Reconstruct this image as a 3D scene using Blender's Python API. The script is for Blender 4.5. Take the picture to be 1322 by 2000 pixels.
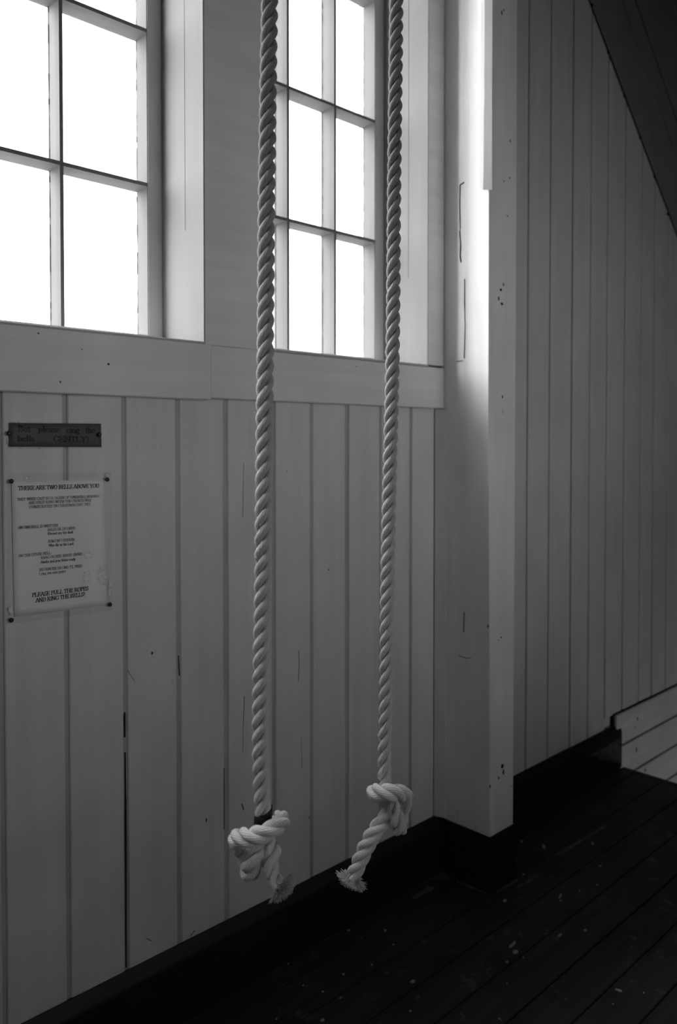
import bpy, bmesh, math, random
from mathutils import Vector, Matrix
random.seed(7)
for o in list(bpy.data.objects): bpy.data.objects.remove(o)
S = bpy.context.scene
COL = S.collection

# ------------------------------------------------------------------ camera
H = 1.49
YAW, PIT, SHY = math.radians(46.49), math.radians(-1.27), -0.0517
FPX = 28 / 36 * 2000
cam = bpy.data.cameras.new('camera')
cam.sensor_fit = 'VERTICAL'; cam.sensor_height = 36; cam.sensor_width = 24
cam.lens = 28; cam.shift_y = SHY
cam.clip_start = .02
cam.dof.use_dof = True; cam.dof.focus_distance = 1.70; cam.dof.aperture_fstop = 3.4
co = bpy.data.objects.new('camera', cam); COL.objects.link(co)
co.location = (0, 0, H)
co.rotation_euler = (math.pi / 2 + PIT, 0, YAW - math.pi / 2)
S.camera = co
# ------------------------------------------------------------------ sky, exposure
world = bpy.data.worlds.new('overcast'); S.world = world
world.use_nodes = True
wn = world.node_tree
bg = wn.nodes['Background']; bg.inputs[0].default_value = (1, 1, 1, 1)
bg.inputs[1].default_value = 5.0
sun = bpy.data.lights.new('hazy_sun', 'SUN'); sun.energy = 25.0; sun.angle = math.radians(90)   # sun behind thin cloud
so_ = bpy.data.objects.new('hazy_sun', sun); COL.objects.link(so_)
SAZ, SEL = math.radians(54), math.radians(45)
so_.rotation_euler = Vector((-math.cos(SAZ) * math.cos(SEL), math.sin(SAZ) * math.cos(SEL), math.sin(SEL))).to_track_quat('Z', 'Y').to_euler()
S.view_settings.view_transform = 'Standard'; S.view_settings.look = 'None'
S.view_settings.exposure = 0; S.view_settings.gamma = 1
S.view_settings.use_curve_mapping = False

def portal(loc, rot, sx, sy):                    # portals only guide sampling of the sky, they give no light
    l = bpy.data.lights.new('window_portal', 'AREA'); l.shape = 'RECTANGLE'; l.size = sx; l.size_y = sy
    l.cycles.is_portal = True
    o = bpy.data.objects.new('window_portal', l); COL.objects.link(o)
    o.location = loc; o.rotation_euler = rot

# pixel -> world (for real planes in the room)
_d = Vector((math.cos(YAW) * math.cos(PIT), math.sin(YAW) * math.cos(PIT), math.sin(PIT)))
_r = Vector((math.sin(YAW), -math.cos(YAW), 0)); _u = _r.cross(_d)
def ray(x, y): return _d + _r * ((x - 661) / FPX) - _u * ((y - 1000 - SHY * 2000) / FPX)
CP = Vector((0, 0, H))
def on_wall(x, y, Y): v = ray(x, y); return CP + v * (Y / v.y)
def on_floor(x, y, z=0): v = ray(x, y); return CP + v * ((z - H) / v.z)
def on_side(x, y, X): v = ray(x, y); return CP + v * (X / v.x)
def at_depth(x, y, dep): return CP + ray(x, y) * dep

# ------------------------------------------------------------------ materials
def nodes(name):
    m = bpy.data.materials.new(name); m.use_nodes = True
    nt = m.node_tree; return m, nt, nt.nodes['Principled BSDF']
def N(nt, t, **k):
    n = nt.nodes.new(t)
    for a, v in k.items():
        if hasattr(n, a): setattr(n, a, v)
        else: n.inputs[a].default_value = v
    return n
def g(v): return (v, v, v, 1)
def coords(nt, scale, obj=True):
    tc = N(nt, 'ShaderNodeTexCoord'); mp = N(nt, 'ShaderNodeMapping'); mp.inputs['Scale'].default_value = scale
    nt.links.new(tc.outputs['Object' if obj else 'UV'], mp.inputs[0]); return mp.outputs[0]
def paint(name, val, rough=.5, spec=.4, grain=(3, 3, 60), var=.12, bump=.15, specks=0.0, speckval=.03, speckscale=9):
    m, nt, b = nodes(name)
    c = coords(nt, grain)
    n1 = N(nt, 'ShaderNodeTexNoise'); n1.inputs['Scale'].default_value = 1; n1.inputs['Detail'].default_value = 6
    nt.links.new(c, n1.inputs['Vector'])
    c2 = coords(nt, (1, 1, 1))
    n2 = N(nt, 'ShaderNodeTexNoise'); n2.inputs['Scale'].default_value = 4; n2.inputs['Detail'].default_value = 5
    nt.links.new(c2, n2.inputs['Vector'])
    add = N(nt, 'ShaderNodeMath', operation='ADD'); nt.links.new(n1.outputs[0], add.inputs[0]); nt.links.new(n2.outputs[0], add.inputs[1])
    rmp = N(nt, 'ShaderNodeMapRange'); rmp.inputs['From Min'].default_value = .6; rmp.inputs['From Max'].default_value = 1.4
    rmp.inputs['To Min'].default_value = val * (1 - var); rmp.inputs['To Max'].default_value = val * (1 + var)
    nt.links.new(add.outputs[0], rmp.inputs[0]); out = rmp.outputs[0]
    if specks:
        n3 = N(nt, 'ShaderNodeTexNoise'); n3.inputs['Scale'].default_value = speckscale; n3.inputs['Detail'].default_value = 8; n3.inputs['Roughness'].default_value = .7
        nt.links.new(c2, n3.inputs['Vector'])
        rr = N(nt, 'ShaderNodeMapRange'); rr.inputs['From Min'].default_value = specks; rr.inputs['From Max'].default_value = specks + .03
        nt.links.new(n3.outputs[0], rr.inputs[0])
        mx = N(nt, 'ShaderNodeMix'); mx.data_type = 'FLOAT'
        nt.links.new(rr.outputs[0], mx.inputs[0]); nt.links.new(out, mx.inputs[2]); mx.inputs[3].default_value = speckval
        out = mx.outputs[0]
    nt.links.new(out, b.inputs['Base Color'])
    bp = N(nt, 'ShaderNodeBump'); bp.inputs['Strength'].default_value = bump; bp.inputs['Distance'].default_value = .004
    nt.links.new(add.outputs[0], bp.inputs['Height']); nt.links.new(bp.outputs[0], b.inputs['Normal'])
    b.inputs['Roughness'].default_value = rough; b.inputs['Specular IOR Level'].default_value = spec
    return m
def plain(name, val, rough=.5, spec=.4):
    m, nt, b = nodes(name); b.inputs['Base Color'].default_value = g(val)
    n = N(nt, 'ShaderNodeTexNoise'); n.inputs['Scale'].default_value = 60; n.inputs['Detail'].default_value = 4
    nt.links.new(coords(nt, (1, 1, 1)), n.inputs['Vector'])
    r = N(nt, 'ShaderNodeMapRange'); r.inputs['To Min'].default_value = val * .85; r.inputs['To Max'].default_value = val * 1.15
    nt.links.new(n.outputs[0], r.inputs[0]); nt.links.new(r.outputs[0], b.inputs['Base Color'])
    b.inputs['Roughness'].default_value = rough; b.inputs['Specular IOR Level'].default_value = spec; return m
def sheet(name, alpha, rough, bump, flecks=None, bscale=25):
    """clear plastic: partly transparent, glossy, wrinkled; flecks = whitish bubbles with glints painted in"""
    m, nt, b = nodes(name); b.inputs['Base Color'].default_value = g(.75)
    b.inputs['Roughness'].default_value = rough; b.inputs['Specular IOR Level'].default_value = .5
    b.inputs['Alpha'].default_value = alpha
    c = coords(nt, (1, 1, 1))
    n = N(nt, 'ShaderNodeTexNoise'); n.inputs['Scale'].default_value = bscale; n.inputs['Detail'].default_value = 3
    nt.links.new(c, n.inputs['Vector'])
    bp = N(nt, 'ShaderNodeBump'); bp.inputs['Strength'].default_value = bump; bp.inputs['Distance'].default_value = .01
    nt.links.new(n.outputs[0], bp.inputs['Height']); nt.links.new(bp.outputs[0], b.inputs['Normal'])
    if flecks:  # sparkle on the plastic put in as white colour
        f = N(nt, 'ShaderNodeTexNoise'); f.inputs['Scale'].default_value = 330; f.inputs['Detail'].default_value = 2
        nt.links.new(c, f.inputs['Vector'])
        tot = None
        for (px, pz, rx, rz) in flecks:
            mp = N(nt, 'ShaderNodeMapping'); mp.inputs['Location'].default_value = (-px / rx, 0, -pz / rz); mp.inputs['Scale'].default_value = (1 / rx, 0, 1 / rz)
            nt.links.new(N(nt, 'ShaderNodeTexCoord').outputs['Object'], mp.inputs[0])
            ln = N(nt, 'ShaderNodeVectorMath', operation='LENGTH'); nt.links.new(mp.outputs[0], ln.inputs[0])
            mr = N(nt, 'ShaderNodeMapRange'); mr.inputs['From Min'].default_value = 1.1; mr.inputs['From Max'].default_value = .3
            nt.links.new(ln.outputs[1], mr.inputs[0])
            if tot is None: tot = mr.outputs[0]
            else:
                mm = N(nt, 'ShaderNodeMath', operation='MAXIMUM'); nt.links.new(tot, mm.inputs[0]); nt.links.new(mr.outputs[0], mm.inputs[1]); tot = mm.outputs[0]
        sc = N(nt, 'ShaderNodeMath', operation='MULTIPLY_ADD'); nt.links.new(tot, sc.inputs[0]); sc.inputs[1].default_value = .50; nt.links.new(f.outputs[0], sc.inputs[2])
        th = N(nt, 'ShaderNodeMapRange'); th.inputs['From Min'].default_value = .90; th.inputs['From Max'].default_value = .96
        nt.links.new(sc.outputs[0], th.inputs[0])
        al = N(nt, 'ShaderNodeMapRange'); al.inputs['To Min'].default_value = alpha; al.inputs['To Max'].default_value = .95
        nt.links.new(th.outputs[0], al.inputs[0]); nt.links.new(al.outputs[0], b.inputs['Alpha'])
        cl = N(nt, 'ShaderNodeMapRange'); cl.inputs['To Min'].default_value = .6; cl.inputs['To Max'].default_value = .95
        nt.links.new(th.outputs[0], cl.inputs[0]); nt.links.new(cl.outputs[0], b.inputs['Base Color'])
    return m

M = {}
M['boards'] = paint('white_board_paint', .71, .55, .3, (30, 30, 2), .10, .35, .70, .25, 11)
M['rail'] = paint('white_rail_paint', .8, .5, .35, (2.5, 30, 30), .10, .30, .71, .2, 12)
M['frame'] = paint('white_window_paint', .5, .6, .1, (30, 30, 3), .06, .2)
M['bar'] = paint('darkened_glazing_bar_paint', .155, .7, .03, (30, 30, 3), .06, .2)  # window paint made darker, holding back the sunlit sides by colour
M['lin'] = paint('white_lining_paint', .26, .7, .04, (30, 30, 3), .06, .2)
M['groove'] = paint('dirty_groove_paint', .46, .6, .2, (30, 30, 2), .2, .2)
M['far_groove'] = paint('grimy_groove_paint', .22, .6, .2, (30, 30, 2), .2, .2)
M['post'] = paint('white_post_paint', .88, .6, .15, (20, 20, 2), .10, .4, .70, .22, 9)
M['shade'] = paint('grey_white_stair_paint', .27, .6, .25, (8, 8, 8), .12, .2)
M['lining'] = paint('worn_pale_board_paint', .8, .6, .25, (2, 20, 25), .16, .3, .66, .25, 7)
M['black'] = paint('black_gloss_paint', .012, .42, .35, (2, 20, 20), .3, .25, .70, .12, 40)
M['floor'] = paint('black_floor_paint', .030, .55, .22, (1.6, 26, 26), .55, .5, .60, .07, 14)
M['dark'] = plain('dark_gap_and_shadow', .012, .8, .1)
M['hole'] = plain('dark_nail_mark', .02, .8, .1)
M['room'] = paint('dark_unseen_room_boards', .16, .6, .3)  # unseen walls and ceiling set dark to cut bounced light
M['putty'] = plain('weathered_putty', .10, .8, .2)
M['ink'] = plain('black_ink', .006, .7, .2)
M['paper'] = paint('white_paper', .92, .7, .2, (4, 4, 4), .05, .15)
M['darkpaper'] = paint('dark_paper', .075, .6, .2, (4, 4, 4), .12, .1)
M['pin'] = plain('black_plastic', .012, .35, .5)
M['chip'] = plain('white_paint_chip', .34, .7, .2)
M['scuff_sheen'] = paint('grey_scuff_and_sheen_paint', .10, .7, .2, (30, 30, 30), .6, .5)  # floor scuffs, and the reflection painted on the skirting end
M['tape'] = plain('black_cloth_tape', .008, .6, .3)
M['ground'] = plain('snow', .8, .9, .1)
# window glass
m, nt, b = nodes('window_glass')
tr = N(nt, 'ShaderNodeBsdfTransparent'); tr.inputs[0].default_value = g(.97)
gl = N(nt, 'ShaderNodeBsdfGlossy'); gl.inputs['Roughness'].default_value = .03
fr = N(nt, 'ShaderNodeLayerWeight'); fr.inputs[0].default_value = .5
pw = N(nt, 'ShaderNodeMath', operation='POWER'); nt.links.new(fr.outputs['Facing'], pw.inputs[0]); pw.inputs[1].default_value = 5
fa = N(nt, 'ShaderNodeMath', operation='MULTIPLY_ADD'); nt.links.new(pw.outputs[0], fa.inputs[0]); fa.inputs[1].default_value = .6; fa.inputs[2].default_value = .04
mx = N(nt, 'ShaderNodeMixShader'); nt.links.new(fa.outputs[0], mx.inputs[0]); nt.links.new(tr.outputs[0], mx.inputs[1]); nt.links.new(gl.outputs[0], mx.inputs[2])
nt.links.new(mx.outputs[0], nt.nodes['Material Output'].inputs[0]); M['glass'] = m
# rope: twisted yarns by UV (u around the strand, v along it in metres)
def rope_mat(name, val):
    m, nt, b = nodes(name)
    uv = N(nt, 'ShaderNodeTexCoord'); sep = N(nt, 'ShaderNodeSeparateXYZ'); nt.links.new(uv.outputs['UV'], sep.inputs[0])
    # phase = 9*u - v*k : yarns laid the other way round than the strands
    a = N(nt, 'ShaderNodeMath', operation='MULTIPLY'); nt.links.new(sep.outputs[0], a.inputs[0]); a.inputs[1].default_value = 11 * 2 * math.pi
    c = N(nt, 'ShaderNodeMath', operation='MULTIPLY_ADD'); nt.links.new(sep.outputs[1], c.inputs[0]); c.inputs[1].default_value = 2 * math.pi * 110
    nt.links.new(a.outputs[0], c.inputs[2])
    s = N(nt, 'ShaderNodeMath', operation='SINE'); nt.links.new(c.outputs[0], s.inputs[0])
    mp = N(nt, 'ShaderNodeMapping'); mp.inputs['Scale'].default_value = (26, 330, 1); nt.links.new(uv.outputs['UV'], mp.inputs[0])
    n = N(nt, 'ShaderNodeTexNoise'); n.inputs['Scale'].default_value = 1; n.inputs['Detail'].default_value = 5; nt.links.new(mp.outputs[0], n.inputs['Vector'])
    h = N(nt, 'ShaderNodeMath', operation='MULTIPLY_ADD'); nt.links.new(s.outputs[0], h.inputs[0]); h.inputs[1].default_value = .16; nt.links.new(n.outputs[0], h.inputs[2])
    bp = N(nt, 'ShaderNodeBump'); bp.inputs['Strength'].default_value = .8; bp.inputs['Distance'].default_value = .0016
    nt.links.new(h.outputs[0], bp.inputs['Height']); nt.links.new(bp.outputs[0], b.inputs['Normal'])
    r = N(nt, 'ShaderNodeMapRange'); r.inputs['From Min'].default_value = .2; r.inputs['From Max'].default_value = .8
    r.inputs['To Min'].default_value = val * .7; r.inputs['To Max'].default_value = val * 1.2
    nt.links.new(h.outputs[0], r.inputs[0])
    # paints the backlit dark top and window-lit knots into the colour (v = metres down the rope)
    lit_ramp = N(nt, 'ShaderNodeMapRange'); lit_ramp.inputs['From Min'].default_value = 2.4; lit_ramp.inputs['From Max'].default_value = 4.2
    lit_ramp.inputs['To Min'].default_value = .34; lit_ramp.inputs['To Max'].default_value = 1.35; nt.links.new(sep.outputs[1], lit_ramp.inputs[0])
    ml = N(nt, 'ShaderNodeMath', operation='MULTIPLY'); nt.links.new(r.outputs[0], ml.inputs[0]); nt.links.new(lit_ramp.outputs[0], ml.inputs[1])
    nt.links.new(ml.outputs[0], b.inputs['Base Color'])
    b.inputs['Roughness'].default_value = .8; b.inputs['Specular IOR Level'].default_value = .15
    b.inputs['Sheen Weight'].default_value = .25; b.inputs['Sheen Roughness'].default_value = .4
    return m
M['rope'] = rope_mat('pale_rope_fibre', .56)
M['fuzz'] = plain('rope_fuzz', .6, .8, .1)

# ------------------------------------------------------------------ mesh helpers
def link(name, me, mat, parent=None):
    o = bpy.data.objects.new(name, me); COL.objects.link(o)
    if mat: me.materials.clear(); me.materials.append(mat)
    if parent is not None:
        o.parent = parent; o.matrix_parent_inverse = Matrix.Translation(parent.location).inverted() if parent.rotation_euler == parent.rotation_euler.__class__((0, 0, 0)) else parent.matrix_basis.inverted()
    return o
def props(o, label=None, cat=None, group=None, kind=None):
    for k, v in (('label', label), ('category', cat), ('group', group), ('kind', kind)):
        if v: o[k] = v
    return o
def empty(name, loc=(0, 0, 0), **k):
    o = bpy.data.objects.new(name, None); COL.objects.link(o); o.location = loc; o.empty_display_size = .05
    return props(o, **k)
def box_bm(bm, lo, hi, bev=0):
    vs = [bm.verts.new((x, y, z)) for x in (lo[0], hi[0]) for y in (lo[1], hi[1]) for z in (lo[2], hi[2])]
    fs = [(0, 1, 3, 2), (4, 6, 7, 5), (0, 4, 5, 1), (2, 3, 7, 6), (0, 2, 6, 4), (1, 5, 7, 3)]
    ff = [bm.faces.new([vs[i] for i in f]) for f in fs]
    if bev:
        es = set(e for f in ff for e in f.edges)
        bmesh.ops.bevel(bm, geom=list(es), offset=bev, segments=1, affect='EDGES')
def finish(bm, name, smooth=False):
    bmesh.ops.recalc_face_normals(bm, faces=bm.faces)
    me = bpy.data.meshes.new(name); bm.to_mesh(me); bm.free()
    if smooth:
        for p in me.polygons: p.use_smooth = True
    return me
def box(name, lo, hi, mat, parent=None, bev=0):
    bm = bmesh.new(); box_bm(bm, lo, hi, bev); return link(name, finish(bm, name), mat, parent)
def boxes(name, lst, mat, parent=None, bev=0):
    bm = bmesh.new()
    for lo, hi in lst: box_bm(bm, lo, hi, bev)
    return link(name, finish(bm, name), mat, parent)
def prism(name, poly, axis, a, b, mat, parent=None, bev=0):
    """extrude a 2-D polygon: axis 'y' -> poly in (x,z); axis 'z' -> poly in (x,y)"""
    bm = bmesh.new()
    f = lambda p, t: (p[0], t, p[1]) if axis == 'y' else (p[0], p[1], t)
    A = [bm.verts.new(f(p, a)) for p in poly]; B = [bm.verts.new(f(p, b)) for p in poly]
    bm.faces.new(A); bm.faces.new(B[::-1])
    n = len(poly)
    for i in range(n): bm.faces.new((A[i], A[(i + 1) % n], B[(i + 1) % n], B[i]))
    if bev:
        bmesh.ops.recalc_face_normals(bm, faces=bm.faces)
        bmesh.ops.bevel(bm, geom=list(bm.edges), offset=bev, segments=1, affect='EDGES')
    return link(name, finish(bm, name), mat, parent)
def lathe(bm, prof, seg=14, mtx=Matrix()):
    rings = []
    for r, z in prof:
        rings.append([bm.verts.new(mtx @ Vector((r * math.cos(2 * math.pi * i / seg), r * math.sin(2 * math.pi * i / seg), z))) for i in range(seg)])
    for a, b in zip(rings, rings[1:]):
        for i in range(seg): bm.faces.new((a[i], a[(i + 1) % seg], b[(i + 1) % seg], b[i]))
    bm.faces.new(rings[0][::-1]); bm.faces.new(rings[-1])

# ------------------------------------------------------------------ room shell
YB, YR, YO = 1.75, 1.725, 2.05          # board face, rail / pier face, outside face of the window wall
U0, U1, YN, ZC = -1.30, 5.40, -1.10, 4.10
UE = 3.4375                              # floor ends here: the stairwell begins
ZW0, ZW1 = 1.746, 3.43                   # window opening
W0 = (-1.20, .147); W1 = (.347, 1.161); W2 = (1.365, 2.045)

wall = empty('wall_left', (0, YB, 0), kind='structure')
# masonry-like core behind the boards, with the two window openings
for lo, hi in (((U0 - .1, 1.763, -2.2), (U1 + .1, YO, 1.728)), ((U0 - .1, 1.763, 3.45), (U1 + .1, YO, ZC)),
               ((U0 - .1, 1.763, 1.728), (W0[0] - .012, YO, 3.45)), ((W0[1] + .012, 1.763, 1.728), (W1[0] - .012, YO, 3.45)), ((W1[1] + .012, 1.763, 1.728), (W2[0] - .012, YO, 3.45)),
               ((W2[1] + .012, 1.763, 1.728), (U1 + .1, YO, 3.45))):
    box('backing_wall', lo, hi, M['boards'], wall)
gro = [(.6494, .6597), (.7952, .8062), (.9425, .9542), (1.0918, 1.1049), (1.2391, 1.253), (1.404, 1.4169), (1.5466, 1.5596),
       (1.6914, 1.7056), (1.8409, 1.8528), (1.9869, 1.9985), (2.1121, 2.123)]
g0 = gro[0]
while g0[0] > U0: g0 = (g0[0] - .148, g0[1] - .148); gro.insert(0, g0)
def plank_v(ua, ub, z0, z1, mat=M['boards'], name='plank'):
    dy = random.uniform(-.0012, .0012)
    prism(name, [(ua, 1.7632), (ub, 1.7632), (ub, YB + .0025 + dy), (ub - .0025, YB + dy), (ua + .0025, YB + dy), (ua, YB + .0025 + dy)], 'z', z0, z1, mat, wall)
for (a, b), (c, e) in zip(gro, gro[1:]): plank_v(b, c, .02, 1.625)
# thin quirk line beside each groove
for a, b in gro:
    box('groove_strip', (a - .001, YB + .0050, .02), (b + .001, 1.7632, 1.62), M['groove'], wall)
gr = [2.385, 2.53, 2.6795, 2.8389, 3.0099, 3.1586, 3.3074, 3.4703, 3.6333, 3.7678, 3.9206]
while gr[-1] < U1: gr.append(gr[-1] + .152)
for a, c in zip(gr, gr[1:]): plank_v(a + .0065, c - .0065, .02 if a < 3.3 else .245, ZC)
for a in gr[1:-1]: box('groove_strip', (a - .0075, YB + .006, .02 if a < 3.3 else .25), (a + .0075, 1.7632, ZC), M['far_groove'], wall)
# boards over the windows and left of window one
for a, c in ((U0, W0[0] - .0032), (W0[1] + .0032, W1[0] - .0032)): box('plank', (a + .003, YR, 1.74), (c - .003, 1.758, ZC), M['rail'], wall, .002)
pier = box('pier_board', (W1[1] + .0032, YR, 1.739), (W2[0] - .0032, 1.758, ZC), M['rail'], wall, .002)
box('casing_board', (W2[1] + .0032, YR + .001, 1.746), (2.1335, 1.758, ZC), M['rail'], wall, .002)
for a, c in (W0, W1, W2): box('header_board', (a + .001, YR, 3.45), (c - .001, 1.758, ZC), M['rail'], wall, .002)
# corner strip where boards meet the post: a slanting fillet
prism('corner_fillet', [(2.121, 1.757), (2.115, 1.749), (2.133, 1.714), (2.16, 1.714), (2.16, 1.757)], 'z', .195, 1.60, M['boards'], wall)
# old nail holes and knots in the boards
def disc(name, p, nrm, r, mat, parent, stretch=1.0, seg=9):
    bm = bmesh.new(); n = Vector(nrm).normalized(); t = n.orthogonal().normalized(); 
    if abs(n.z) < .5: t = Vector((0, 0, 1)).cross(n).normalized()
    w = n.cross(t); top = []; bot = []
    for i in range(seg):
        a = 2 * math.pi * i / seg; k = r * random.uniform(.8, 1.2)
        q = p + t * (k * math.cos(a)) + w * (k * stretch * math.sin(a))
        top.append(bm.verts.new(q + n * .0004)); bot.append(bm.verts.new(q - n * .0006))
    bm.faces.new(top); bm.faces.new(bot[::-1])
    for i in range(seg): bm.faces.new((top[i], top[(i + 1) % seg], bot[(i + 1) % seg], bot[i]))
    return link(name, finish(bm, name), mat, parent)
for x, y, r, st in ((100, 786, .003, 1.8), (201, 786, .0025, 1.5), (9, 775, .0015, 1), (850, 1114, .0045, 1.3), (690, 1141, .003, 2.2), (642, 1113, .002, 1),
                    (603, 1597, .0028, 1), (403, 1602, .002, 2.4), (297, 1276, .0025, 1.6), (197, 1303, .0018, 1.6), (97, 1224, .0014, 1.8),
                    (820, 1547, .002, 1), (819, 1554, .0015, 1), (337, 1330, .0012, 1), (80, 1715, .0016, 1), (196, 836, .0014, 1), (560, 920, .0012, 2)):
    disc('nail_mark', on_wall(x, y, YB), (0, -1, 0), r, M['hole'], wall, st)

def wall_crack(pts, Y, w, par):
    bm = bmesh.new(); ps = [on_wall(x, y, Y) for x, y in pts]
    for a, b in zip(ps, ps[1:]):
        s = Vector((0, 1, 0)).cross((b - a).normalized()) * w * random.uniform(.4, .8); q = [a - s, a + s, b + s, b - s]
        t = [bm.verts.new(v + Vector((0, -.0004, 0))) for v in q]; k = [bm.verts.new(v + Vector((0, .003, 0))) for v in q]
        bm.faces.new(t); bm.faces.new(k[::-1])
        for i in range(4): bm.faces.new((t[i], t[(i + 1) % 4], k[(i + 1) % 4], k[i]))
    link('crack', finish(bm, 'crack'), M['hole'], par)
for pts, w in (([(476, 905), (475, 950), (474, 1010)], .0008), ([(477, 1360), (475, 1420), (474, 1470)], .0010), ([(472, 1570), (476, 1582)], .0022), ([(583, 1270), (584, 1300), (582, 1330)], .0014),
               ([(588, 1440), (590, 1500)], .0008), ([(244, 1392), (244.5, 1440)], .0022), ([(245, 1470), (246, 1560), (246.5, 1700), (247, 1890)], .0018), ([(349, 1280), (351, 1320)], .0006),
               ([(89, 1590), (88, 1650)], .0008), ([(437.5, 1500), (438, 1620)], .0012), ([(700, 1540), (699, 1570)], .0008), ([(250, 1310), (262, 1330)], .0006), ([(285, 1832), (296, 1838)], .001), ([(380, 1818), (372, 1828)], .001)):
    wall_crack(pts, YB, w, wall)
# ---- rail under the windows
rail = empty('trim_1', (0, YR, 1.6), kind='structure')
box('rail_board', (U0, YR - .0035, 1.5975), (1.1813, 1.7535, 1.7405), M['rail'], rail, .0025)
box('rail_board', (1.1815, YR, 1.602), (2.1345, 1.7535, 1.7385), M['rail'], rail, .0025)
for x, y, r in ((118, 746, .0022), (212, 711, .003), (160, 682, .0016), (75, 651, .002), (696, 716, .002)):
    disc('nail_mark', on_wall(x, y, YR - (.0035 if x < 411 else 0)), (0, -1, 0), r, M['putty'], rail)
# ---- baseboards, black
bb = empty('baseboard_left', (0, 1.73, 0), kind='structure')
prof = [(1.7505, 0), (1.7505, .1965), (1.7455, .1965), (1.732, .166), (1.7305, .16), (1.7305, 0)]
def bboard(name, ua, ub, z1=None):
    bm = bmesh.new()
    A = [bm.verts.new((ua, y, z)) for y, z in prof]; B = [bm.verts.new((ub, y, z)) for y, z in prof]
    bm.faces.new(A); bm.faces.new(B[::-1])
    for i in range(len(prof)): bm.faces.new((A[i], A[(i + 1) % len(prof)], B[(i + 1) % len(prof)], B[i]))
    return link(name, finish(bm, name), M['black'], bb)
bboard('skirting_board', U0, 2.128); bboard('skirting_board', 2.287, 3.432)
# ---- floor: black planks along the wall
floor = empty('floor', (0, 0, 0), kind='structure')
ys = [1.745, 1.6605, 1.5324, 1.4097, 1.2859, 1.162, 1.0447, .9247]
while ys[-1] > YN: ys.append(ys[-1] - .1225)
for i, (a, b) in enumerate(zip(ys, ys[1:])):
    dz = random.uniform(-.0012, .0012)
    box('plank', (U0, b + .0016, -.03), (UE - .03, a - .0016, dz), M['floor'], floor, .0018)
box('subfloor', (U0, YN, -.12), (UE - .05, 1.755, -.031), M['dark'], floor)
box('nosing_board', (UE - .03, YN, -.034), (UE + .004, 1.729, .0005), M['floor'], floor, .006)
box('stairwell_trimmer', (UE - .05, YN, -1.45), (UE - .02, 1.763, -.034), M['black'], floor)
# ---- stairwell lining: pale horizontal boards
lin = empty('wall_stairwell', (3.43, 1.735, 0), kind='structure')
zz = [.2400, .0905, -.0610, -.2115, -.362, -.513, -.664, -.815, -.966, -1.117, -1.268]
for i, (a, b) in enumerate(zip(zz, zz[1:])):
    if i == 0:
        prism('plank', [(3.394, .24), (3.394, .178), (3.432, .165), (3.432, b + .006), (U1, b + .006), (U1, .24)], 'y', 1.7365, 1.7495, M['lining'], lin, .002)
    else:
        box('plank', (3.432 if i > 0 else 3.394, 1.7365 + random.uniform(-.001, .001), b + .006), (U1, 1.7495, a - .005), M['lining'], lin, .002)
box('shadow_strip', (3.380, 1.7475, .19), (3.3935, 1.7625, .249), M['dark'], lin)  # dark strip painted for the shadow at the boards' left end
box('shadow_strip', (3.380, 1.7475, .2405), (U1, 1.7625, .249), M['dark'], lin)
box('shadow_strip', (3.41, 1.7496, -1.40), (U1, 1.7632, .23), M['dark'], lin)
for x, y, r, st in ((1245, 1404, .006, 1.3), (1243, 1465, .005, 2), (1260, 1505, .006, 1.5), (1241, 1420, .003, 1)):
    disc('knot', on_wall(x, y, 1.7360), (0, -1, 0), r, M['putty'], lin, st)
box('stair_pit_floor', (UE - .05, YN, -1.45), (U1, 1.755, -1.40), M['floor'], floor)

# ---- the rest of the room (behind the camera)
far = empty('wall_far', (U1, 0, 0), kind='structure')
box('unseen_wall_panel', (U1, YN - 1.5, -1.45), (U1 + .1, YO, ZC), M['room'], far)
near = empty('wall_near', (U0, 0, 0), kind='structure')
box('unseen_wall_panel', (U0 - .1, YN - 1.5, -.1), (U0, YO, ZC), M['room'], near)
back = empty('unseen_wall_back', (0, YN, 0), kind='structure')  # unseen wall, depth added so its openings narrow the light
OPEN = ((.75, 2.75, 1.42, 2.18), (3.7, 5.0, -1.15, -.35))   # unseen openings added to light the boards and the stairwell
us = sorted({U0, U1} | {o[0] for o in OPEN} | {o[1] for o in OPEN})
for ua, ub in zip(us, us[1:]):
    z = -1.45
    for o in sorted((o for o in OPEN if o[0] <= ua + 1e-6 and o[1] >= ub - 1e-6), key=lambda o: o[2]):
        box('unseen_wall_panel', (ua, YN - 1.5, z), (ub, YN, o[2]), M['room'], back); z = o[3]
    box('unseen_wall_panel', (ua, YN - 1.5, z), (ub, YN, ZC), M['room'], back)
ceil = empty('ceiling', (0, 0, ZC), kind='structure')
box('ceiling_panel', (U0 - .1, YN - 1.5, ZC), (U1 + .1, YO, ZC + .1), M['room'], ceil)

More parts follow.
